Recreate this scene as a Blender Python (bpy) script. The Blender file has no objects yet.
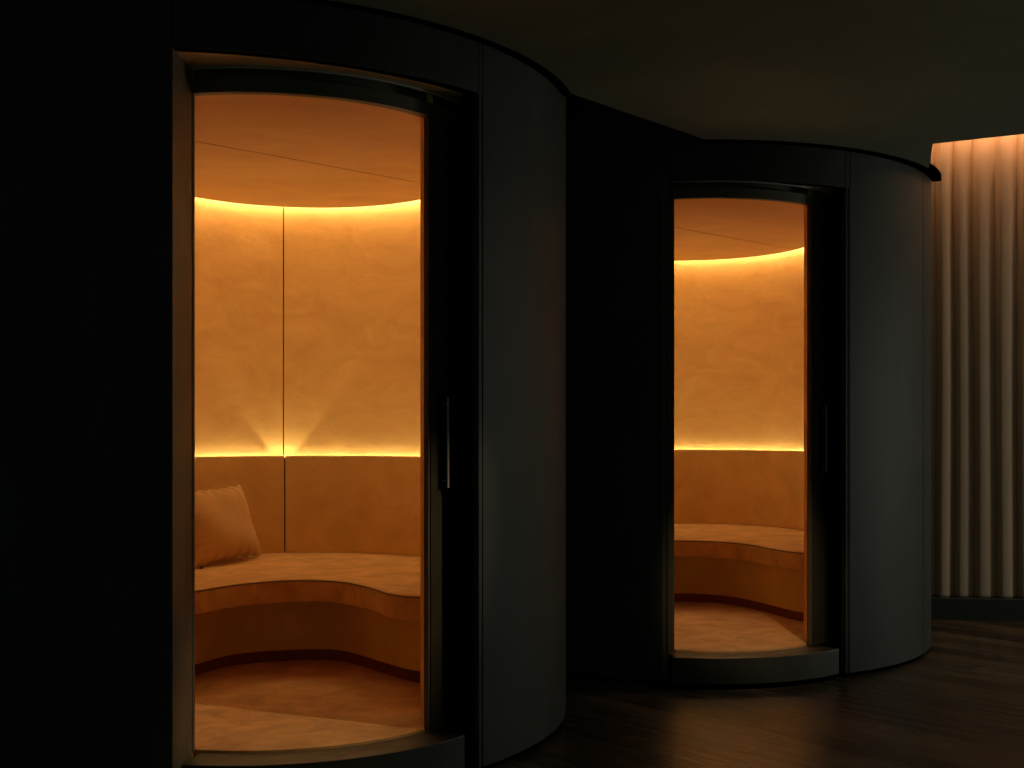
import bpy, bmesh, math, random
from mathutils import Vector
random.seed(4)
C = bpy.context.scene.collection
SC = bpy.context.scene

# ------------------------------------------------------------------ camera, world, room light, exposure
cam_data = bpy.data.cameras.new('camera')
cam = bpy.data.objects.new('camera', cam_data)
C.objects.link(cam)
cam.location = (0, 0, 1.15)
cam.rotation_euler = (math.radians(90), 0, 0)
cam_data.sensor_width = 36
cam_data.lens = 36 * 1188.5 / 1024
cam_data.shift_y = 46.2 / 1024
cam_data.clip_start = 0.05
SC.camera = cam

world = bpy.data.worlds.new('world')
SC.world = world
world.use_nodes = True
world.node_tree.nodes['Background'].inputs[0].default_value = (0.62, 1.0, 0.72, 1)
world.node_tree.nodes['Background'].inputs[1].default_value = 0.045

SC.view_settings.view_transform = 'Standard'
SC.view_settings.look = 'None'
SC.view_settings.exposure = 0.0
SC.view_settings.gamma = 1.0
SC.view_settings.use_curve_mapping = False
try:
    SC.cycles.use_denoising = True
    SC.cycles.max_bounces = 10
    SC.cycles.diffuse_bounces = 6
    SC.cycles.transparent_max_bounces = 12
    SC.cycles.sample_clamp_indirect = 4.0
except Exception:
    pass

def lamp(name, kind, loc, energy, color, **kw):
    d = bpy.data.lights.new(name, kind)
    d.energy = energy
    d.color = color
    for k, v in kw.items():
        setattr(d, k, v)
    o = bpy.data.objects.new(name, d)
    C.objects.link(o)
    o.location = loc
    return o

# the room's own lamp, out of the frame on the right
room_lamp = lamp('room_lamp_light', 'POINT', (7.0, 5.8, 1.10), 98, (1.0, 0.99, 0.83), shadow_soft_size=0.35)
# two adjustable ceiling spots in the room, each aimed at a booth's doorway
def aim(o, target):
    o.rotation_euler = (Vector(target) - Vector(o.location)).to_track_quat('-Z', 'Y').to_euler()
for pos, tgt, en, ang in (((1.35, 3.25, 2.43), (-0.88, 3.97, 0.15), 95, 20), ((1.40, 3.2, 2.43), (1.07, 5.80, 0.15), 110, 20)):
    sp = lamp('ceiling_spot_beam', 'SPOT', pos, en, (1.0, 0.70, 0.44), shadow_soft_size=0.02, spot_size=math.radians(ang), spot_blend=0.9)
    aim(sp, tgt)

H_EYE = 1.15
CEIL = 2.446

# ------------------------------------------------------------------ materials
def new_mat(name):
    m = bpy.data.materials.new(name)
    m.use_nodes = True
    nt = m.node_tree
    return m, nt, nt.nodes['Principled BSDF']

def noise(nt, scale, detail=5, rough=0.6, vec=None, dist=0.0):
    n = nt.nodes.new('ShaderNodeTexNoise')
    n.inputs['Scale'].default_value = scale
    n.inputs['Detail'].default_value = detail
    n.inputs['Roughness'].default_value = rough
    n.inputs['Distortion'].default_value = dist
    if vec is not None:
        nt.links.new(vec, n.inputs['Vector'])
    return n

def ramp(nt, fac, stops):
    r = nt.nodes.new('ShaderNodeValToRGB')
    els = r.color_ramp.elements
    els[0].position, els[0].color = stops[0][0], (*stops[0][1], 1)
    els[1].position, els[1].color = stops[1][0], (*stops[1][1], 1)
    for p, c in stops[2:]:
        e = els.new(p)
        e.color = (*c, 1)
    nt.links.new(fac, r.inputs['Fac'])
    return r

def coords(nt, scale=(1, 1, 1), rot=(0, 0, 0), kind='Object'):
    t = nt.nodes.new('ShaderNodeTexCoord')
    m = nt.nodes.new('ShaderNodeMapping')
    m.inputs['Scale'].default_value = scale
    m.inputs['Rotation'].default_value = rot
    nt.links.new(t.outputs[kind], m.inputs['Vector'])
    return m.outputs['Vector']

def bump(nt, bsdf, height, strength, distance=0.01):
    b = nt.nodes.new('ShaderNodeBump')
    b.inputs['Strength'].default_value = strength
    b.inputs['Distance'].default_value = distance
    nt.links.new(height, b.inputs['Height'])
    nt.links.new(b.outputs['Normal'], bsdf.inputs['Normal'])

def mottled(name, c0, c1, scale=3.0, rough=0.7, bump_s=0.15, bump_scale=18, stretch=(1, 1, 1), sheen=0.0, dist=0.6, spec=0.5):
    m, nt, b = new_mat(name)
    v = coords(nt, stretch)
    n = noise(nt, scale, 6, 0.62, v, dist)
    r = ramp(nt, n.outputs['Fac'], [(0.32, c0), (0.68, c1)])
    nt.links.new(r.outputs['Color'], b.inputs['Base Color'])
    b.inputs['Roughness'].default_value = rough
    b.inputs['Specular IOR Level'].default_value = spec
    if sheen:
        b.inputs['Sheen Weight'].default_value = sheen
        b.inputs['Sheen Roughness'].default_value = 0.4
    n2 = noise(nt, bump_scale, 6, 0.6, v, 0.3)
    bump(nt, b, n2.outputs['Fac'], bump_s)
    return m

M = {}
M['plaster'] = mottled('dark_plaster', (0.021, 0.025, 0.021), (0.047, 0.051, 0.042), 2.8, 0.62, 0.16, 9, (1, 1, 0.6))
M['ceiling'] = mottled('ceiling_plaster', (0.19, 0.222, 0.162), (0.275, 0.312, 0.232), 0.9, 0.85, 0.12, 6, (1, 1, 1))
M['black'] = mottled('black_recess', (0.0010, 0.0010, 0.0010), (0.002, 0.002, 0.002), 4, 0.9, 0.0, spec=0.0)
M['metal'] = mottled('bronze_metal', (0.10, 0.085, 0.055), (0.13, 0.11, 0.075), 6, 0.55, 0.03, 30)
M['soffit'] = mottled('bronze_lit_tone', (0.66, 0.50, 0.24), (0.74, 0.57, 0.29), 6, 0.5, 0.03, 30)  # the bronze with its colour lightened, so the door soffit reads as lit
M['sill'] = mottled('threshold_bronze', (0.040, 0.036, 0.022), (0.055, 0.050, 0.032), 6, 0.5, 0.03, 30)
M['dark_metal'] = mottled('blackened_metal', (0.012, 0.0125, 0.011), (0.018, 0.018, 0.016), 6, 0.55, 0.02, 30)
M['handle'] = mottled('handle_metal', (0.50, 0.50, 0.50), (0.56, 0.56, 0.55), 6, 0.3, 0.0, 30)
M['panel'] = mottled('amber_wall_leather', (0.69, 0.40, 0.125), (0.82, 0.51, 0.175), 3.4, 0.62, 0.22, 13, (1, 1, 1.6), 0.0, 1.2, 0.3)
M['disc'] = mottled('amber_ceiling_leather', (0.64, 0.335, 0.09), (0.74, 0.405, 0.125), 2.4, 0.6, 0.08, 8, (1, 1.6, 1), 0.0, 0.8, 0.3)
M['velvet'] = mottled('tan_velvet', (0.56, 0.345, 0.12), (0.88, 0.58, 0.23), 6.5, 0.72, 0.08, 9, (1, 1, 1), 0.25, 0.7, 0.25)
M['velvet_side'] = mottled('tan_velvet_upholstery', (0.60, 0.385, 0.12), (0.76, 0.51, 0.18), 3.0, 0.75, 0.12, 8, (1, 1, 1), 0.15, 1.2, 0.25)
M['velvet_base'] = mottled('tan_velvet_base', (0.66, 0.49, 0.13), (0.82, 0.64, 0.19), 3.0, 0.75, 0.1, 8, (1, 1, 1), 0.15, 0.8, 0.25)
M['cushion'] = mottled('cushion_velvet', (0.55, 0.345, 0.13), (0.64, 0.41, 0.17), 7, 0.7, 0.10, 30, (1, 1, 1), 0.3, 0.5, 0.25)
M['piping'] = mottled('dark_piping', (0.20, 0.11, 0.04), (0.25, 0.14, 0.05), 5, 0.6, 0.02)
M['skirting'] = mottled('oxblood_kick', (0.17, 0.030, 0.012), (0.24, 0.045, 0.018), 5, 0.55, 0.04)
M['carpet'] = mottled('tan_carpet', (0.50, 0.29, 0.105), (0.82, 0.51, 0.21), 6.5, 0.85, 0.10, 12, (1, 1.0, 1), 0.2, 0.8, 0.2)
M['curtain'] = mottled('curtain_cloth', (0.60, 0.43, 0.31), (0.68, 0.49, 0.36), 14, 0.85, 0.08, 120, (1, 1, 0.15), 0.1, 0.2, 0.2)
M['backwall'] = mottled('curtain_wall_paint', (0.20, 0.15, 0.11), (0.24, 0.18, 0.13), 3, 0.8, 0.05)
M['baseboard'] = mottled('green_black_paint', (0.045, 0.055, 0.048), (0.060, 0.070, 0.062), 5, 0.5, 0.03)

def emit_mat(name, color, strength):
    m, nt, b = new_mat(name)
    nt.nodes.remove(b)
    e = nt.nodes.new('ShaderNodeEmission')
    e.inputs[0].default_value = (*color, 1)
    e.inputs[1].default_value = strength
    nt.links.new(e.outputs[0], nt.nodes['Material Output'].inputs['Surface'])
    return m

LED = (1.0, 0.84, 0.47)
M['led_low'] = emit_mat('amber_light_strip_low', LED, 59)
M['led_top'] = emit_mat('amber_light_strip_top', LED, 50)
M['led_wash'] = emit_mat('curtain_light_strip', (1.0, 0.50, 0.21), 43)

def glass_mat():
    m, nt, b = new_mat('clear_glass')
    nt.nodes.remove(b)
    out = nt.nodes['Material Output']
    tr = nt.nodes.new('ShaderNodeBsdfTransparent')
    tr.inputs[0].default_value = (0.97, 0.965, 0.95, 1)
    gl = nt.nodes.new('ShaderNodeBsdfGlossy')
    gl.inputs['Roughness'].default_value = 0.02
    fr = nt.nodes.new('ShaderNodeFresnel')
    fr.inputs['IOR'].default_value = 1.35
    mx = nt.nodes.new('ShaderNodeMixShader')
    # the pane's back faces must not count as leaving a denser medium
    geo = nt.nodes.new('ShaderNodeNewGeometry')
    fm = nt.nodes.new('ShaderNodeMix'); fm.data_type = 'FLOAT'
    nt.links.new(geo.outputs['Backfacing'], fm.inputs[0])
    nt.links.new(fr.outputs[0], fm.inputs[2])
    fm.inputs[3].default_value = 0.0
    nt.links.new(fm.outputs[0], mx.inputs[0])
    nt.links.new(tr.outputs[0], mx.inputs[1])
    nt.links.new(gl.outputs[0], mx.inputs[2])
    nt.links.new(mx.outputs[0], out.inputs['Surface'])
    return m
M['glass'] = glass_mat()

def floor_mat():
    m, nt, b = new_mat('dark_oak_boards')
    rot = (0, 0, math.radians(-132))
    v = coords(nt, (1, 1, 1), rot)
    br = nt.nodes.new('ShaderNodeTexBrick')
    br.offset = 0.37
    br.inputs['Scale'].default_value = 1.0
    br.inputs['Brick Width'].default_value = 1.7
    br.inputs['Row Height'].default_value = 0.155
    br.inputs['Mortar Size'].default_value = 0.0016
    br.inputs['Mortar Smooth'].default_value = 0.3
    br.inputs['Bias'].default_value = 0.0
    br.inputs['Color1'].default_value = (0.060, 0.047, 0.032, 1)
    br.inputs['Color2'].default_value = (0.170, 0.128, 0.088, 1)
    br.inputs['Mortar'].default_value = (0.010, 0.008, 0.006, 1)
    nt.links.new(v, br.inputs['Vector'])
    v2 = coords(nt, (1.2, 11, 1), rot)
    # the stretch has to run along the boards, so rotate first, then scale
    mp = nt.nodes.new('ShaderNodeMapping')
    mp.inputs['Scale'].default_value = (0.7, 15, 1)
    nt.links.new(v, mp.inputs['Vector'])
    g = noise(nt, 2.2, 8, 0.66, mp.outputs['Vector'], 1.3)
    gr = ramp(nt, g.outputs['Fac'], [(0.36, (0.25, 0.25, 0.24)), (0.66, (1.9, 1.85, 1.8))])
    g2 = noise(nt, 1.3, 4, 0.6, v, 1.0)
    gr2 = ramp(nt, g2.outputs['Fac'], [(0.3, (0.6, 0.6, 0.58)), (0.7, (1.2, 1.2, 1.2))])
    mx = nt.nodes.new('ShaderNodeMix'); mx.data_type = 'RGBA'; mx.blend_type = 'MULTIPLY'
    mx.inputs[0].default_value = 1.0
    nt.links.new(br.outputs['Color'], mx.inputs[6]); nt.links.new(gr.outputs['Color'], mx.inputs[7])
    mx2 = nt.nodes.new('ShaderNodeMix'); mx2.data_type = 'RGBA'; mx2.blend_type = 'MULTIPLY'
    mx2.inputs[0].default_value = 1.0
    nt.links.new(mx.outputs[2], mx2.inputs[6]); nt.links.new(gr2.outputs['Color'], mx2.inputs[7])
    nt.links.new(mx2.outputs[2], b.inputs['Base Color'])
    rr = ramp(nt, g.outputs['Fac'], [(0.3, (0.38, 0.38, 0.38)), (0.7, (0.23, 0.23, 0.23))])
    nt.links.new(rr.outputs['Color'], b.inputs['Roughness'])
    b.inputs['Specular IOR Level'].default_value = 0.45
    add = nt.nodes.new('ShaderNodeMath'); add.operation = 'MULTIPLY_ADD'
    nt.links.new(br.outputs['Fac'], add.inputs[0]); add.inputs[1].default_value = -1.2
    nt.links.new(g.outputs['Fac'], add.inputs[2])
    bump(nt, b, add.outputs[0], 0.35, 0.004)
    return m
M['floor'] = floor_mat()

# ------------------------------------------------------------------ helpers
def link_mesh(name, bm, mat, parent=None, loc=(0, 0, 0), smooth=True, angle=35):
    bmesh.ops.recalc_face_normals(bm, faces=bm.faces[:])
    me = bpy.data.meshes.new(name)
    bm.to_mesh(me)
    bm.free()
    if smooth:
        for p in me.polygons:
            p.use_smooth = True
        try:
            me.set_sharp_from_angle(angle=math.radians(angle))
        except Exception:
            pass
    me.materials.append(mat)
    o = bpy.data.objects.new(name, me)
    C.objects.link(o)
    if parent is not None:
        o.parent = parent
    o.location = loc
    return o

def thing(name, label, cat, loc, group=None):
    o = bpy.data.objects.new(name, None)
    o.empty_display_size = 0.2
    C.objects.link(o)
    o.location = loc
    o['label'] = label
    o['category'] = cat
    if group:
        o['group'] = group
    return o

def tag(o, label, cat, group=None, kind=None):
    o['label'] = label
    o['category'] = cat
    if group: o['group'] = group
    if kind: o['kind'] = kind
    return o

def struct(o, label=None, cat=None):
    o['kind'] = 'structure'
    if label: o['label'] = label
    if cat: o['category'] = cat
    return o

def arc(cx, cy, r, a0, a1, n=48):
    """angle 0 points at -y (towards the room), positive turns to +x"""
    out = []
    for i in range(n + 1):
        a = math.radians(a0 + (a1 - a0) * i / n)
        out.append((cx + r * math.sin(a), cy - r * math.cos(a)))
    return out

def prism(bm, pts, z0, z1, triangulate=True):
    lo = [bm.verts.new((x, y, z0)) for x, y in pts]
    hi = [bm.verts.new((x, y, z1)) for x, y in pts]
    n = len(pts)
    fs = [bm.faces.new(lo[::-1]), bm.faces.new(hi)]
    for i in range(n):
        bm.faces.new((lo[i], lo[(i + 1) % n], hi[(i + 1) % n], hi[i]))
    if triangulate:
        bm.normal_update()
        bmesh.ops.triangulate(bm, faces=fs)
    return lo, hi

def strip_solid(bm, A, B, z0, z1, bevel=0.0):
    """solid between two open plan curves with the same number of points (A outer, B inner)"""
    n = len(A)
    rows = []
    if bevel > 0:
        def lerp(p, q, t): return (p[0] + (q[0] - p[0]) * t, p[1] + (q[1] - p[1]) * t)
        prof = []
        d0 = math.dist(A[0], B[0]); t = min(0.4, bevel / d0)
        prof = [(0, z0), (0, z1 - bevel), (t * 0.3, z1 - bevel * 0.3), (t, z1), (1 - t, z1), (1 - t * 0.3, z1 - bevel * 0.3), (1, z1 - bevel), (1, z0)]
    else:
        prof = [(0, z0), (0, z1), (1, z1), (1, z0)]
    for i in range(n):
        rows.append([bm.verts.new((A[i][0] + (B[i][0] - A[i][0]) * t, A[i][1] + (B[i][1] - A[i][1]) * t, z)) for t, z in prof])
    m = len(prof)
    for i in range(n - 1):
        for j in range(m):
            k = (j + 1) % m
            bm.faces.new((rows[i][j], rows[i + 1][j], rows[i + 1][k], rows[i][k]))
    bm.faces.new(rows[0]); bm.faces.new(rows[-1][::-1])

def shell(name, cx, cy, r0, r1, a0, a1, z0, z1, mat, parent, n=None, bevel=0.0):
    n = n or max(4, int(abs(a1 - a0) / 1.6))
    bm = bmesh.new()
    strip_solid(bm, arc(cx, cy, r0, a0, a1, n), arc(cx, cy, r1, a0, a1, n), z0, z1, bevel)
    return link_mesh(name, bm, mat, parent)

def catmull(P, closed=False, k=8):
    out = []
    n = len(P)
    for i in range(n - 1):
        p0 = P[max(i - 1, 0)]; p1 = P[i]; p2 = P[i + 1]; p3 = P[min(i + 2, n - 1)]
        for s in range(k):
            t = s / k
            out.append(tuple(0.5 * ((2 * p1[d]) + (-p0[d] + p2[d]) * t + (2 * p0[d] - 5 * p1[d] + 4 * p2[d] - p3[d]) * t * t + (-p0[d] + 3 * p1[d] - 3 * p2[d] + p3[d]) * t ** 3) for d in range(2)))
    out.append(P[-1])
    return out

def offset_line(P, d):
    """shift an open plan curve to its left by d"""
    out = []
    n = len(P)
    for i in range(n):
        a = P[max(i - 1, 0)]; b = P[min(i + 1, n - 1)]
        tx, ty = b[0] - a[0], b[1] - a[1]
        L = math.hypot(tx, ty) or 1
        out.append((P[i][0] - ty / L * d, P[i][1] + tx / L * d))
    return out

def box(bm, x0, x1, y0, y1, z0, z1):
    prism(bm, [(x0, y0), (x1, y0), (x1, y1), (x0, y1)], z0, z1)

def tube(bm, p, q, r, n=12):
    p = Vector(p); q = Vector(q)
    d = (q - p).normalized()
    u = d.orthogonal().normalized(); v = d.cross(u)
    rings = []
    for c in (p, q):
        rings.append([bm.verts.new(c + (u * math.cos(2 * math.pi * i / n) + v * math.sin(2 * math.pi * i / n)) * r) for i in range(n)])
    for i in range(n):
        bm.faces.new((rings[0][i], rings[0][(i + 1) % n], rings[1][(i + 1) % n], rings[1][i]))
    bm.faces.new(rings[0][::-1]); bm.faces.new(rings[1])

# plan of the cabin inside: a back half circle round (IX, IY) that runs out into straight sides
IX, IY = 0.20, 0.45
SEAMS = (-104.6, -14.6, 80.0)          # azimuth from straight back, positive to the right

def inner_curve(r, yl, yr, azl=None, azr=None, n=60):
    """from the right front end, round the back, to the left front end"""
    P = [(IX + r, yr + (IY - yr) * i / 6) for i in range(6)]
    P += [(IX + r * math.cos(math.radians(a)), IY + r * math.sin(math.radians(a))) for a in [180 * i / n for i in range(n + 1)]]
    P += [(IX - r, IY + (yl - IY) * i / 6) for i in range(1, 7)]
    return P

def az_part(P, az0, az1):
    """the run of a curve between two azimuths seen from (IX, IY)"""
    out = []
    for x, y in P:
        a = math.degrees(math.atan2(x - IX, y - IY))
        if az0 <= a <= az1: out.append((x, y))
    return out

def seamed(r, az0, az1, yl, yr, gap, n=40):
    """back arc from azimuth az0 to az1 with exact ends, gap is trimmed off both"""
    g = math.degrees(gap / r) / 2
    a0, a1 = az0 + g, az1 - g
    return a0, a1

# ------------------------------------------------------------------ booths
def build_booth(cfg):
    cx, cy = cfg['c']
    R = cfg['R']
    ex, ey = cfg['door']            # centre of the door's own curve, in the booth's frame
    RS, RG = 0.848, 0.726
    tL, tR = cfg['open']
    booth = thing('curved_booth', cfg['label'], 'booth', (cx, cy, 0), 'round seating booths')
    TOP = 2.80
    HEAD = H_EYE + 1.125
    SILL = H_EYE - 1.008
    # outer shell
    wb = 0.022
    g = 0.16                        # degrees of each shadow joint
    shell('wall_panel', 0, 0, R, R - 0.04, -178, tL - g, wb, TOP, M['plaster'], booth, bevel=0)
    shell('wall_panel', 0, 0, R, R - 0.04, cfg['trim'] + g, cfg['seam'] - g, wb, TOP, M['plaster'], booth)
    shell('wall_panel', 0, 0, R, R - 0.04, cfg['seam'] + g, 181.5, wb, TOP, M['plaster'], booth)
    shell('door_header', 0, 0, R - 0.001, R - 0.04, tL + g * 0.2, tR - g * 0.5, HEAD, TOP, M['plaster'], booth)
    shell('door_trim', 0, 0, R, R - 0.04, tR, cfg['trim'], wb, TOP, M['plaster'], booth)
    shell('joint_liner', 0, 0, R - 0.03, R - 0.06, tR - 1.0, cfg['seam'] + 2, 0.02, TOP - 0.02, M['black'], booth).hide_render = False
    # recessed black plinth under the shell
    shell('plinth', 0, 0, R - 0.018, R - 0.075, -178, tL, 0.0, wb + 0.004, M['black'], booth)
    shell('plinth', 0, 0, R - 0.018, R - 0.075, tR, 181.5, 0.0, wb + 0.004, M['black'], booth)
    # lid
    bm = bmesh.new(); prism(bm, arc(0, 0, R - 0.085, -180, 178, 90), TOP - 0.02, TOP); link_mesh('roof', bm, M['black'], booth)

    # soffit lining from the shell back to the door track
    a_wall = arc(0, 0, R - 0.004, tL, tR, 40)
    a_door = arc(ex, ey, RG - 0.0, cfg['sofL'], cfg['sofR'], 40)
    bm = bmesh.new(); strip_solid(bm, a_wall, a_door, HEAD, HEAD + 0.03); link_mesh('soffit', bm, M['soffit'], booth)
    # left jamb lining, straight back into the wall
    xj = R * math.sin(math.radians(tL))
    y0 = -R * math.cos(math.radians(tL)) + 0.002
    y1 = ey - RG * math.cos(math.radians(cfg['gl'][0])) - 0.004
    bm = bmesh.new(); box(bm, xj - 0.03, xj, y0, max(y1, y0 + 0.03), wb, HEAD); link_mesh('door_jamb', bm, M['metal'], booth)
    # right pocket the door slides into: dark lining from the shell inwards
    pr = (R - 0.01) * math.sin(math.radians(tR)), -(R - 0.01) * math.cos(math.radians(tR))
    q = cfg['pocket']
    bm = bmesh.new()
    A = [pr, ((pr[0] + q[0]) / 2 + 0.01, (pr[1] + q[1]) / 2), q]
    strip_solid(bm, A, offset_line(A, -0.02), wb, HEAD)
    link_mesh('door_pocket', bm, M['dark_metal'], booth)

    # threshold with its own shadow gap
    sl, sr = cfg['sill']
    bm = bmesh.new(); strip_solid(bm, arc(ex, ey, RS, sl, sr, 44), arc(ex, ey, RG - 0.013, sl, sr, 44), 0.028, SILL - 0.005)
    th = link_mesh('threshold', bm, M['plaster'], booth)
    bm = bmesh.new(); strip_solid(bm, arc(ex, ey, RS + 0.001, sl, sr, 44), arc(ex, ey, RG - 0.013, sl, sr, 44), SILL - 0.0048, SILL, 0.0015)
    link_mesh('threshold_cap', bm, M['sill'], booth)
    bm = bmesh.new(); strip_solid(bm, arc(ex, ey, RS - 0.02, sl, sr, 44), arc(ex, ey, RG - 0.05, sl, sr, 44), 0.0, 0.0275)
    link_mesh('threshold_plinth', bm, M['black'], booth)

    # curved sliding door
    gl, gr, st1 = cfg['gl']
    z0, z1 = SILL + 0.004, HEAD - 0.004
    zt = H_EYE + 1.049               # underside of the door's top rail
    door = shell('door', ex, ey, RG + 0.008, RG - 0.02, gl - 0.3, st1, zt, H_EYE + 1.093, M['metal'], booth)
    door['label'] = 'bronze framed curved sliding glass door'
    shell('glass_pane', ex, ey, RG - 0.002, RG - 0.010, gl, gr + 0.6, z0, zt + 0.004, M['glass'], door)
    shell('stile', ex, ey, RG + 0.010, RG - 0.022, gr + 0.7, gr + (st1 - gr) * 0.52, z0, zt, M['sill'], door)
    shell('stile', ex, ey, RG + 0.004, RG - 0.022, gr + (st1 - gr) * 0.52 + 0.1, st1, z0, zt, M['dark_metal'], door)
    shell('edge_trim', ex, ey, RG + 0.006, RG - 0.012, gr, gr + 0.5, z0, zt, M['metal'], door)
    shell('edge_trim', ex, ey, RG + 0.003, RG - 0.012, gl - cfg['edge'], gl - 0.02, z0, zt + 0.02, M['metal'], door)
    # top track: thin bright lip with a black slot under it
    shell('track', ex, ey, RG + 0.02, RG + 0.012, gl, cfg['sofR'] - 2, HEAD - 0.006, HEAD - 0.001, M['handle'], booth)
    # vertical pull
    ah = math.radians(cfg['handle'])
    hx, hy = math.sin(ah), -math.cos(ah)
    h0, h1 = cfg['hz']
    bm = bmesh.new()
    rr = RG + 0.010
    P = arc(ex, ey, RG + 0.012, cfg['handle'] - 1.9, cfg['handle'] + 0.4, 6)
    strip_solid(bm, P, arc(ex, ey, RG, cfg['handle'] - 1.9, cfg['handle'] + 0.4, 6), h0, h1)
    hd = link_mesh('handle', bm, M['black'], door)
    bm = bmesh.new()
    ra = RG + 0.034
    x, y = ex + ra * hx, ey + ra * hy
    tube(bm, (x, y, h0 + 0.006), (x, y, h1 - 0.006), 0.0042, 14)
    for zz in (h0 + 0.03, h1 - 0.03):
        tube(bm, (x, y, zz), (ex + RG * hx, ey + RG * hy, zz), 0.003, 8)
    o = link_mesh('handle_bar', bm, M['handle'], door)

    # interior wall
    W = 0.83
    ZB, ZT = H_EYE - 1.03, H_EYE + 1.25
    yl, yr = cfg['sides']
    cuts = [-200, SEAMS[0], SEAMS[1], SEAMS[2], 200]
    full = inner_curve(W, yl, yr, n=120)
    for k in range(4):
        a0, a1 = cuts[k], cuts[k + 1]
        run = []
        gg = math.degrees(0.006 / W) / 2
        for p in full:
            a = math.degrees(math.atan2(p[0] - IX, p[1] - IY))
            if a0 + gg < a < a1 - gg: run.append((a, p))
        # exact ends on the arc
        for aa in (a0 + gg, a1 - gg):
            if -90 <= aa <= 90: run.append((aa, (IX + W * math.sin(math.radians(aa)), IY + W * math.cos(math.radians(aa)))))
            elif -120 < aa < -90:
                t = math.tan(math.radians(-aa - 90)); run.append((aa, (IX - W, IY - W * t)))
        run.sort(key=lambda s: s[0])
        run = [p for a, p in run]
        if len(run) < 2: continue
        bm = bmesh.new(); strip_solid(bm, offset_line(run, 0.02), run, ZB, ZT)
        link_mesh('lining_panel', bm, M['panel'], booth)
    bm = bmesh.new(); P = inner_curve(W + 0.022, yl, yr, n=120)
    strip_solid(bm, offset_line(P, -0.006), P, ZB, ZT); link_mesh('lining_back', bm, M['skirting'], booth)
    for pts in (cfg['front_left'], cfg['front_right']):
        bm = bmesh.new(); strip_solid(bm, pts, offset_line(pts, -0.02), SILL - 0.02, ZT); link_mesh('front_lining', bm, M['panel'], booth)
    # inside face over the door
    hl = arc(ex, ey, RG - 0.03, gl - 4, gr + 5, 30)
    bm = bmesh.new(); strip_solid(bm, hl, arc(ex, ey, RG - 0.055, gl - 4, gr + 5, 30), zt + 0.01, ZT); link_mesh('header_lining', bm, M['metal'], booth)

    inner = inner_curve(W, yl, yr, n=80) + cfg['front_left'] + hl[1:-1] + cfg['front_right']
    bm = bmesh.new(); prism(bm, inner, ZT, ZT + 0.02); link_mesh('inner_roof', bm, M['panel'], booth)

    # dropped ceiling disc in two pieces with a fine joint
    dl = inner_curve(0.725, yl - 0.02, yr + 0.02, n=80)
    hin = arc(ex, ey, RG - 0.075, gl - 2, gr + 2, 24)
    disc_outline = dl + [cfg['front_left'][i] for i in range(1, len(cfg['front_left']) - 1)] + hin
    jx, jy = -0.02, -0.17
    jd = Vector((0.82, 0.78, 0)).normalized()
    nrm = Vector((-jd.y, jd.x, 0))
    for side in (1, -1):
        bm = bmesh.new()
        prism(bm, disc_outline, H_EYE + 1.13, H_EYE + 1.155)
        geom = bm.verts[:] + bm.edges[:] + bm.faces[:]
        r = bmesh.ops.bisect_plane(bm, geom=geom, plane_co=Vector((jx, jy, 0)) + nrm * side * 0.004, plane_no=nrm * side, clear_inner=True)
        ed = [e for e in bm.edges if e.is_boundary]
        bmesh.ops.holes_fill(bm, edges=ed)
        link_mesh('ceiling_panel', bm, M['disc'], booth, smooth=False)

    # light strips: one behind the seat back, one on top of the ceiling disc
    def strip(r0, r1, z0, z1, a0, a1, mat, name):
        P0 = [(IX + r0 * math.sin(math.radians(a0 + (a1 - a0) * i / 40)), IY + r0 * math.cos(math.radians(a0 + (a1 - a0) * i / 40))) for i in range(41)]
        P1 = [(IX + r1 * math.sin(math.radians(a0 + (a1 - a0) * i / 40)), IY + r1 * math.cos(math.radians(a0 + (a1 - a0) * i / 40))) for i in range(41)]
        bm = bmesh.new(); strip_solid(bm, P0, P1, z0, z1); return link_mesh(name, bm, mat, booth)
    strip(0.822, 0.812, H_EYE - 0.165, H_EYE - 0.160, -90, 90, M['led_low'], 'light_strip')
    strip(0.815, 0.803, H_EYE + 1.175, H_EYE + 1.180, -90, 90, M['led_top'], 'light_strip')
    # small uplights at the panel joints
    for az in SEAMS[:2] + (SEAMS[2],):
        s, c_ = math.sin(math.radians(az)), math.cos(math.radians(az))
        rr = 0.798
        px, py = IX + rr * s, IY + rr * c_
        bm = bmesh.new(); tube(bm, (px, py, H_EYE - 0.25), (px, py, H_EYE - 0.206), 0.009, 12)
        link_mesh('uplight', bm, M['dark_metal'], booth)
        L = lamp('uplight_beam', 'SPOT', (px, py, H_EYE - 0.200), cfg['beam'], LED, shadow_soft_size=0.004, spot_size=math.radians(78), spot_blend=0.22)
        L.parent = booth
        d = Vector((s * 0.03, c_ * 0.03, 1.0)).normalized()
        L.rotation_euler = (-d).to_track_quat('Z', 'Y').to_euler()

    # ---------------- built-in bench: a thing of its own
    ben = thing('curved_banquette', cfg['bench_label'], 'bench', (cx, cy, H_EYE - 1.0), 'curved banquettes in the booths')
    zo = -(H_EYE - 1.0)
    ZS = H_EYE - 0.622
    front = catmull(cfg['seat'], k=8)
    back = inner_curve(0.826, cfg['seat'][0][1], cfg['seat'][-1][1], n=60)
    def seat_outline(d):
        f_ = offset_line(front, d)
        return f_
    # seat pad: front curve plus the back curve, with a rolled top edge
    rings = []
    prof = [(0.010, -0.100), (0.002, -0.094), (0.0, -0.07), (0.0, -0.028), (0.002, -0.009), (0.007, -0.003), (0.016, 0.0)]
    bm = bmesh.new()
    for d, z in prof:
        f_ = offset_line(front, d)
        rings.append([bm.verts.new((x, y, ZS + z + zo)) for x, y in f_])
    for a, b in zip(rings[:-1], rings[1:]):
        for i in range(len(a) - 1):
            bm.faces.new((a[i], a[i + 1], b[i + 1], b[i]))
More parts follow.
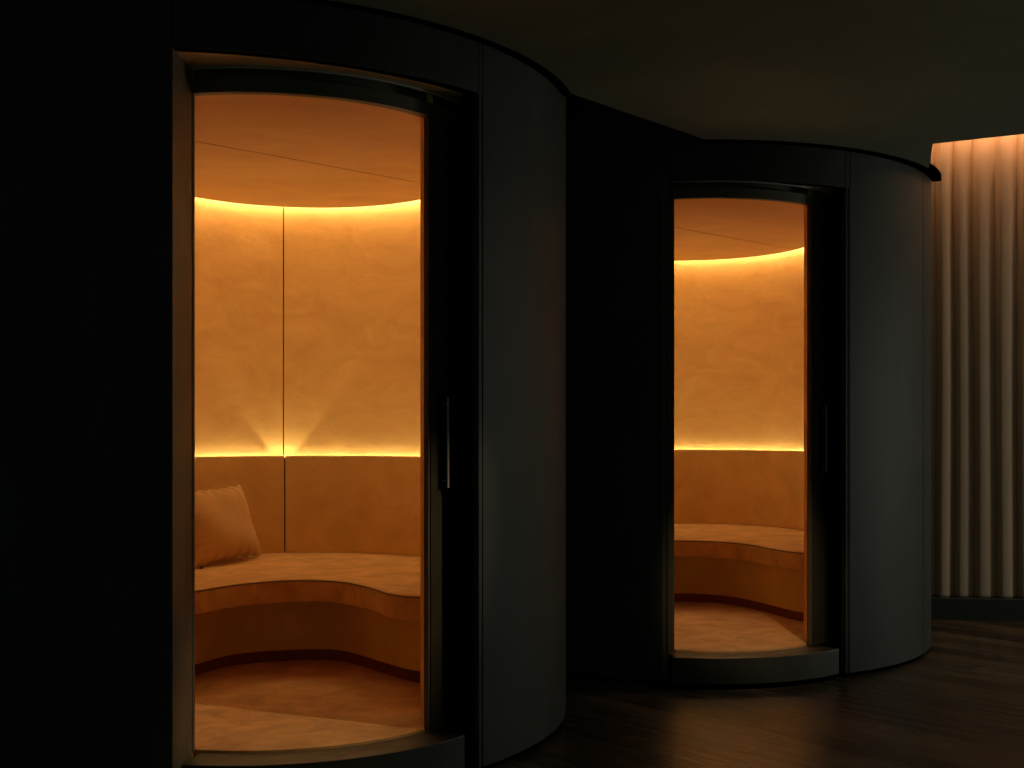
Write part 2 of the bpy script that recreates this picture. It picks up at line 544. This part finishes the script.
    # top and bottom as one cap each
    for ring, zz in ((rings[-1], ZS), (rings[0], ZS - 0.10)):
        bk = [bm.verts.new((x, y, zz + zo)) for x, y in back]
        fcap = bm.faces.new(ring + bk)
        bm.normal_update()
        bmesh.ops.triangulate(bm, faces=[fcap])
    seat = link_mesh('seat', bm, M['velvet'], ben)
    # welt line on the seat's front edge
    f_ = offset_line(front, 0.0025)
    bm = bmesh.new()
    for i in range(0, len(f_) - 1):
        tube(bm, (f_[i][0], f_[i][1], ZS - 0.008 + zo), (f_[i + 1][0], f_[i + 1][1], ZS - 0.008 + zo), 0.0034, 6)
    link_mesh('piping', bm, M['piping'], seat)
    # base and kick
    bfront = catmull(cfg['base'], k=8)
    bm = bmesh.new()
    prism(bm, bfront + inner_curve(0.826, cfg['base'][0][1], cfg['base'][-1][1], n=60), H_EYE - 0.950 + zo, ZS - 0.104 + zo)
    link_mesh('bench_base', bm, M['velvet_base'], ben)
    kf = offset_line(bfront, 0.012)
    bm = bmesh.new()
    prism(bm, kf + inner_curve(0.826, kf[0][1], kf[-1][1], n=60), H_EYE - 0.999 + zo, H_EYE - 0.952 + zo)
    link_mesh('kick_board', bm, M['skirting'], ben)
    A = [(IX + 0.788 * math.sin(math.radians(a)), IY + 0.788 * math.cos(math.radians(a))) for a in range(-88, 89, 2)]
    B = [(IX + 0.777 * math.sin(math.radians(a)), IY + 0.777 * math.cos(math.radians(a))) for a in range(-88, 89, 2)]
    bm = bmesh.new(); strip_solid(bm, A, B, ZS + 0.002 + zo, H_EYE - 0.142 + zo); link_mesh('glow_block', bm, M['black'], ben)  # black strip added to keep the light strip's glow out of the pad joint
    # backrest pads with joints on the wall panel joints
    for k in range(1, 3):
        a0, a1 = cuts[k] + 0.28, cuts[k + 1] - 0.28
        N = 60
        def at(r, a):
            if a < -90:
                return (IX - r, IY - r * math.tan(math.radians(-a - 90)))
            return (IX + r * math.sin(math.radians(a)), IY + r * math.cos(math.radians(a)))
        A = [at(0.775, a0 + (a1 - a0) * i / N) for i in range(N + 1)]
        B = [at(0.730, a0 + (a1 - a0) * i / N) for i in range(N + 1)]
        bm = bmesh.new(); strip_solid(bm, A, B, ZS + 0.002 + zo, H_EYE - 0.130 + zo, 0.012)
        link_mesh('backrest', bm, M['velvet_side'], ben)
    for sx, y_end, lim in ((-1, cfg['seat'][-1][1] if False else yl + 0.05, None), (1, yr + 0.05, None)):
        ys = IY - 0.775 * math.tan(math.radians(14.6)) - 0.008 if sx < 0 else IY + 0.13
        if sx > 0:
            A = [(IX + 0.775 * math.sin(math.radians(a)), IY + 0.775 * math.cos(math.radians(a))) for a in (80.4, 83, 86, 90)] + [(IX + 0.775, y_end)]
            B = [(IX + 0.730 * math.sin(math.radians(a)), IY + 0.730 * math.cos(math.radians(a))) for a in (80.4, 83, 86, 90)] + [(IX + 0.730, y_end)]
        else:
            A = [(IX - 0.775, ys), (IX - 0.775, y_end)]
            B = [(IX - 0.730, ys), (IX - 0.730, y_end)]
        bm = bmesh.new(); strip_solid(bm, A, B, ZS + 0.002 + zo, H_EYE - 0.130 + zo, 0.012)
        link_mesh('backrest', bm, M['velvet_side'], ben)

    # ---------------- carpet
    fl = inner_curve(W - 0.004, yl + 0.0, yr + 0.0, n=60) + offset_line(cfg['front_left'], 0.004) + arc(ex, ey, RG - 0.015, gl + 0.8, gr - 1.0, 30) + offset_line(cfg['front_right'], 0.004)
    bm = bmesh.new(); prism(bm, fl, H_EYE - 1.03, H_EYE - 1.0)
    cp = link_mesh('carpet', bm, M['carpet'], None, loc=(cx, cy, 0))
    tag(cp, cfg['carpet_label'], 'carpet', 'booth carpets')
    return booth

POD1 = dict(c=(-1.167, 4.866), R=1.386, door=(0.317, -0.447), open=(7.03, 49.67), trim=50.4, seam=100,
            sofL=-14, sofR=66, gl=(-11.5, 51.3, 64.1), sill=(-9.7, 54.8), handle=56.6, hz=(1.15 - 0.20, 1.15 + 0.117),
            pocket=(0.965, -0.66), sides=(-0.95, -0.40),
            front_left=[(-0.63, -0.95), (-0.35, -1.17), (0.05, -1.22), (0.135, -1.185), (0.150, -1.135)],
            front_right=[(0.883, -0.893), (0.848, -0.73), (0.93, -0.60), (1.03, -0.40)],
            seat=[(-0.63, -0.86), (-0.42, -0.80), (-0.20, -0.52), (-0.07, -0.24), (0.06, -0.02), (0.26, 0.11), (0.45, 0.06), (0.59, -0.11), (0.70, -0.31), (0.82, -0.39), (1.02, -0.395)],
            base=[(-0.63, -0.80), (-0.42, -0.70), (-0.24, -0.40), (-0.12, -0.06), (0.0, 0.18), (0.23, 0.28), (0.43, 0.26), (0.64, 0.0), (0.80, -0.18), (1.02, -0.22)],
            beam=3.0, edge=0.35,
            label='nearest curved booth, dark plaster, left in view, with a tan cushion on its bench',
            bench_label='tan velvet curved banquette with one cushion on it, inside the left booth',
            carpet_label='tan carpet on the floor of the left booth, below the bench with the cushion')
POD2 = dict(c=(0.893, 6.755), R=1.405, door=(0.031, -0.658), open=(-7.6, 27.85), trim=28.78, seam=57.2,
            sofL=-15.5, sofR=55, gl=(-15.0, 39.8, 57), sill=(-14.6, 43.5), handle=46.2, hz=(1.15 - 0.20, 1.15 + 0.117),
            pocket=(0.70, -0.93), sides=(-0.95, -0.80),
            front_left=[(-0.63, -0.95), (-0.45, -1.15), (-0.25, -1.25), (-0.20, -1.305), (-0.172, -1.300)],
            front_right=[(0.492, -1.192), (0.508, -1.05), (0.62, -0.97), (0.80, -0.92), (1.03, -0.80)],
            seat=[(-0.63, -0.86), (-0.45, -0.80), (-0.38, -0.45), (-0.22, -0.12), (0.02, -0.005), (0.26, -0.05), (0.41, -0.23), (0.49, -0.50), (0.60, -0.69), (0.80, -0.75), (1.02, -0.76)],
            base=[(-0.63, -0.80), (-0.47, -0.70), (-0.42, -0.30), (-0.22, 0.06), (0.05, 0.16), (0.24, 0.13), (0.39, -0.01), (0.51, -0.29), (0.62, -0.56), (0.80, -0.66), (1.02, -0.68)],
            beam=3.0, edge=1.9,
            label='farther curved booth, dark plaster, beside the pleated curtain, its bench without a cushion',
            bench_label='tan velvet curved banquette with nothing on it, inside the booth nearer the curtain',
            carpet_label='tan carpet on the floor of the booth nearer the curtain')
for cfg in (POD1, POD2):
    # inner_curve runs from the right end to the left end: so fronts are listed left to right
    build_booth(cfg)

# ------------------------------------------------------------------ cushion
def build_cushion():
    """a velvet scatter cushion, local x along its bottom edge, local z up its face"""
    w, h, t = 0.57, 0.365, 0.15
    nu, nv = 46, 34
    bm = bmesh.new()
    def pt(u, v, side):
        # u, v in -1..1, corners pulled out into ears, edges drawn in
        pin = 1 - 0.075 * (1 - abs(v) ** 2.2) * abs(u) ** 3
        pin2 = 1 - 0.085 * (1 - abs(u) ** 2.2) * abs(v) ** 3
        x = u * w / 2 * pin
        z = v * h / 2 * pin2
        prof = max(0.0, (1 - abs(u) ** 2.6)) ** 0.55 * max(0.0, (1 - abs(v) ** 2.6)) ** 0.55
        y = side * t / 2 * prof
        # puckers running in from the seams
        e = abs(u) ** 5
        y += side * 0.006 * e * math.sin(v * 34 + 2 * u) * prof ** 0.3
        e2 = abs(v) ** 6
        y += side * 0.004 * e2 * math.sin(u * 29 + 1) * prof ** 0.3
        y += 0.010 * math.sin(u * 2.6 + v * 3.1) * prof
        # crushed bottom
        if v < -0.2: y *= 1 + 0.25 * (-v - 0.2) * (1 - abs(v) ** 8)
        return (x, y, z + 0.006 * math.sin(u * 21) * abs(v) ** 6)
    grids = []
    for side in (1, -1):
        grids.append([[bm.verts.new(pt(-1 + 2 * i / nu, -1 + 2 * j / nv, side)) for j in range(nv + 1)] for i in range(nu + 1)])
    for k, G in enumerate(grids):
        for i in range(nu):
            for j in range(nv):
                bm.faces.new((G[i][j], G[i + 1][j], G[i + 1][j + 1], G[i][j + 1]))
    bmesh.ops.remove_doubles(bm, verts=bm.verts[:], dist=0.0004)
    root = thing('scatter_cushion', 'tan velvet scatter cushion leaning on the bench in the left booth', 'cushion', (0, 0, 0))
    cov = link_mesh('cushion_cover', bm, M['cushion'], root, smooth=True, angle=80)
    bm = bmesh.new()
    box(bm, -0.243, -0.225, -0.012, -0.010, -0.205, -0.182)
    link_mesh('care_tag', bm, M['baseboard'], root)
    # place it: bottom edge runs from near the back of the bench towards the room
    A = Vector((-1.167 - 0.058, 4.866 + 0.955, 0)); B = Vector((-1.167 - 0.255, 4.866 + 0.42, 0))
    mid = (A + B) / 2
    ux = (A - B).normalized()
    outn = Vector((-ux.y, ux.x, 0))          # points away from the room, the way it leans
    if outn.x > 0: outn = -outn
    lean = math.radians(20)
    uz = (Vector((0, 0, 1)) * math.cos(lean) + outn * math.sin(lean)).normalized()
    uy = uz.cross(ux)
    from mathutils import Matrix
    m = Matrix((ux, uy, uz)).transposed().to_4x4()
    base = Vector((mid.x, mid.y, H_EYE - 0.622 + 0.008))
    m.translation = base + uz * h / 2
    root.matrix_world = m
    return root
build_cushion()

# ------------------------------------------------------------------ setting
def plane_slab(name, pts, z0, z1, mat):
    bm = bmesh.new(); prism(bm, pts, z0, z1)
    return link_mesh(name, bm, mat, smooth=False)

struct(plane_slab('floor', [(-6, -2), (8, -2), (8, 9), (-6, 9)], -0.10, 0.0, M['floor']), 'dark wooden board floor', 'floor')

c1, c2 = POD1['c'], POD2['c']
rh1, rh2 = POD1['R'] + 0.034, POD2['R'] + 0.050
outline = [(-6, -2), (8, -2), (8, 2.05), (2.22, 5.21), (1.905, 5.38), (2.09, 5.97)]
outline += arc(c2[0], c2[1], rh2, 66, -1.2, 60)
outline += arc(c1[0], c1[1], rh1, 78, -95, 90)
outline += [(-6, 5.0)]
struct(plane_slab('ceiling', outline, CEIL, CEIL + 0.02, M['ceiling']), 'dim plaster ceiling', 'ceiling')
for nm, cc, rr_, wd, a0, a1 in (('shade_ring_1', c1, rh1, 0.028, 79, -95), ('shade_ring_2', c2, rh2, 0.042, 66, -1.2)):
    bm = bmesh.new(); strip_solid(bm, arc(cc[0], cc[1], rr_ + 0.004, a0, a1, 90), arc(cc[0], cc[1], rr_ - wd, a0, a1, 90), CEIL - 0.004, CEIL + 0.03)  # shade of the gap round each booth top, put in as a flat black ring
    struct(link_mesh(nm, bm, M['black']), 'black ring painted as the shaded gap round the booth in the ceiling', 'trim')
# black void over and behind the booths
struct(plane_slab('ceiling_void', [(-6, 3.0), (1.9, 3.0), (1.9, 9), (-6, 9)], 2.86, 2.92, M['black']), 'black space above the booths', 'ceiling')

# curtain run on the back wall
def on(s, off=0.0):
    """point s metres along the curtain wall, off metres towards the room"""
    ox, oy = 2.10, 7.36
    dx, dy = math.cos(math.radians(-8)), math.sin(math.radians(-8))
    return (ox + dx * s + dy * off, oy + dy * s - dx * off)

bm = bmesh.new()
prism(bm, [on(0.12, -0.10), on(0.12, -0.18), on(3.2, -0.18), on(3.2, -0.10)], 0, 3.5)
struct(link_mesh('wall_back', bm, M['backwall'], smooth=False), 'brown back wall behind the curtain', 'wall')
bm = bmesh.new()
prism(bm, [on(0.12, 0.09), on(0.12, -0.10), on(3.2, -0.10), on(3.2, 0.09)], 0, H_EYE - 1.02)
struct(link_mesh('baseboard_back', bm, M['baseboard'], smooth=False), 'green-black plinth under the curtain', 'baseboard')

folds = []
s = -0.02
marks = []
P = []
rnd = random.Random(3)
ww = [0.118, 0.125, 0.118, 0.122, 0.105]
x_start = 0.30
i = 0
pos = 0.16
while pos < 2.4:
    w_ = 0.118 + rnd.uniform(-0.012, 0.012)
    d_ = 0.034 + rnd.uniform(-0.004, 0.006)
    for k in range(16):
        t = k / 16
        pr_ = math.sin(math.pi / 2 * t / 0.24) if t < 0.24 else 1 - ((t - 0.24) / 0.76) ** 2.1
        P.append((pos + w_ * t, d_ * pr_))
    pos += w_
bm = bmesh.new()
zs = [H_EYE - 1.018, H_EYE - 1.00, 0.35, 0.7, 1.1, 1.5, 1.9, 2.3, 2.7, 3.0, 3.3]
rows = []
for j, z in enumerate(zs):
    row = []
    for q, (sp, dp) in enumerate(P):
        wob = 0.004 * math.sin(sp * 9 + z * 1.7)
        dd = dp * (1 - 0.10 * (z / 3.3)) * (0.93 if j == 0 else 1)
        x, y = on(sp + wob, dd - 0.02)
        row.append(bm.verts.new((x, y, z)))
    rows.append(row)
for a, b in zip(rows[:-1], rows[1:]):
    for i in range(len(a) - 1):
        bm.faces.new((a[i], a[i + 1], b[i + 1], b[i]))
cur = link_mesh('pleated_curtain', bm, M['curtain'], angle=50)
sol = cur.modifiers.new('thickness', 'SOLIDIFY'); sol.thickness = 0.003; sol.offset = 0
tag(cur, 'floor-length beige pleated curtain standing on the dark plinth at the right edge', 'curtain')

# pocket above the curtain with its light strip
bm = bmesh.new()
prism(bm, [on(0.12, 0.9), on(0.12, -0.18), on(3.2, -0.18), on(3.2, 0.9)], 3.5, 3.55)
struct(link_mesh('ceiling_pocket', bm, M['backwall'], smooth=False), 'recess above the curtain', 'ceiling')
bm = bmesh.new()
prism(bm, [on(0.15, 0.125), on(0.15, 0.11), on(2.6, 0.11), on(2.6, 0.125)], 3.02, 3.03)
tag(link_mesh('light_strip', bm, M['led_wash'], smooth=False), 'warm light strip in the recess above the curtain', 'light')
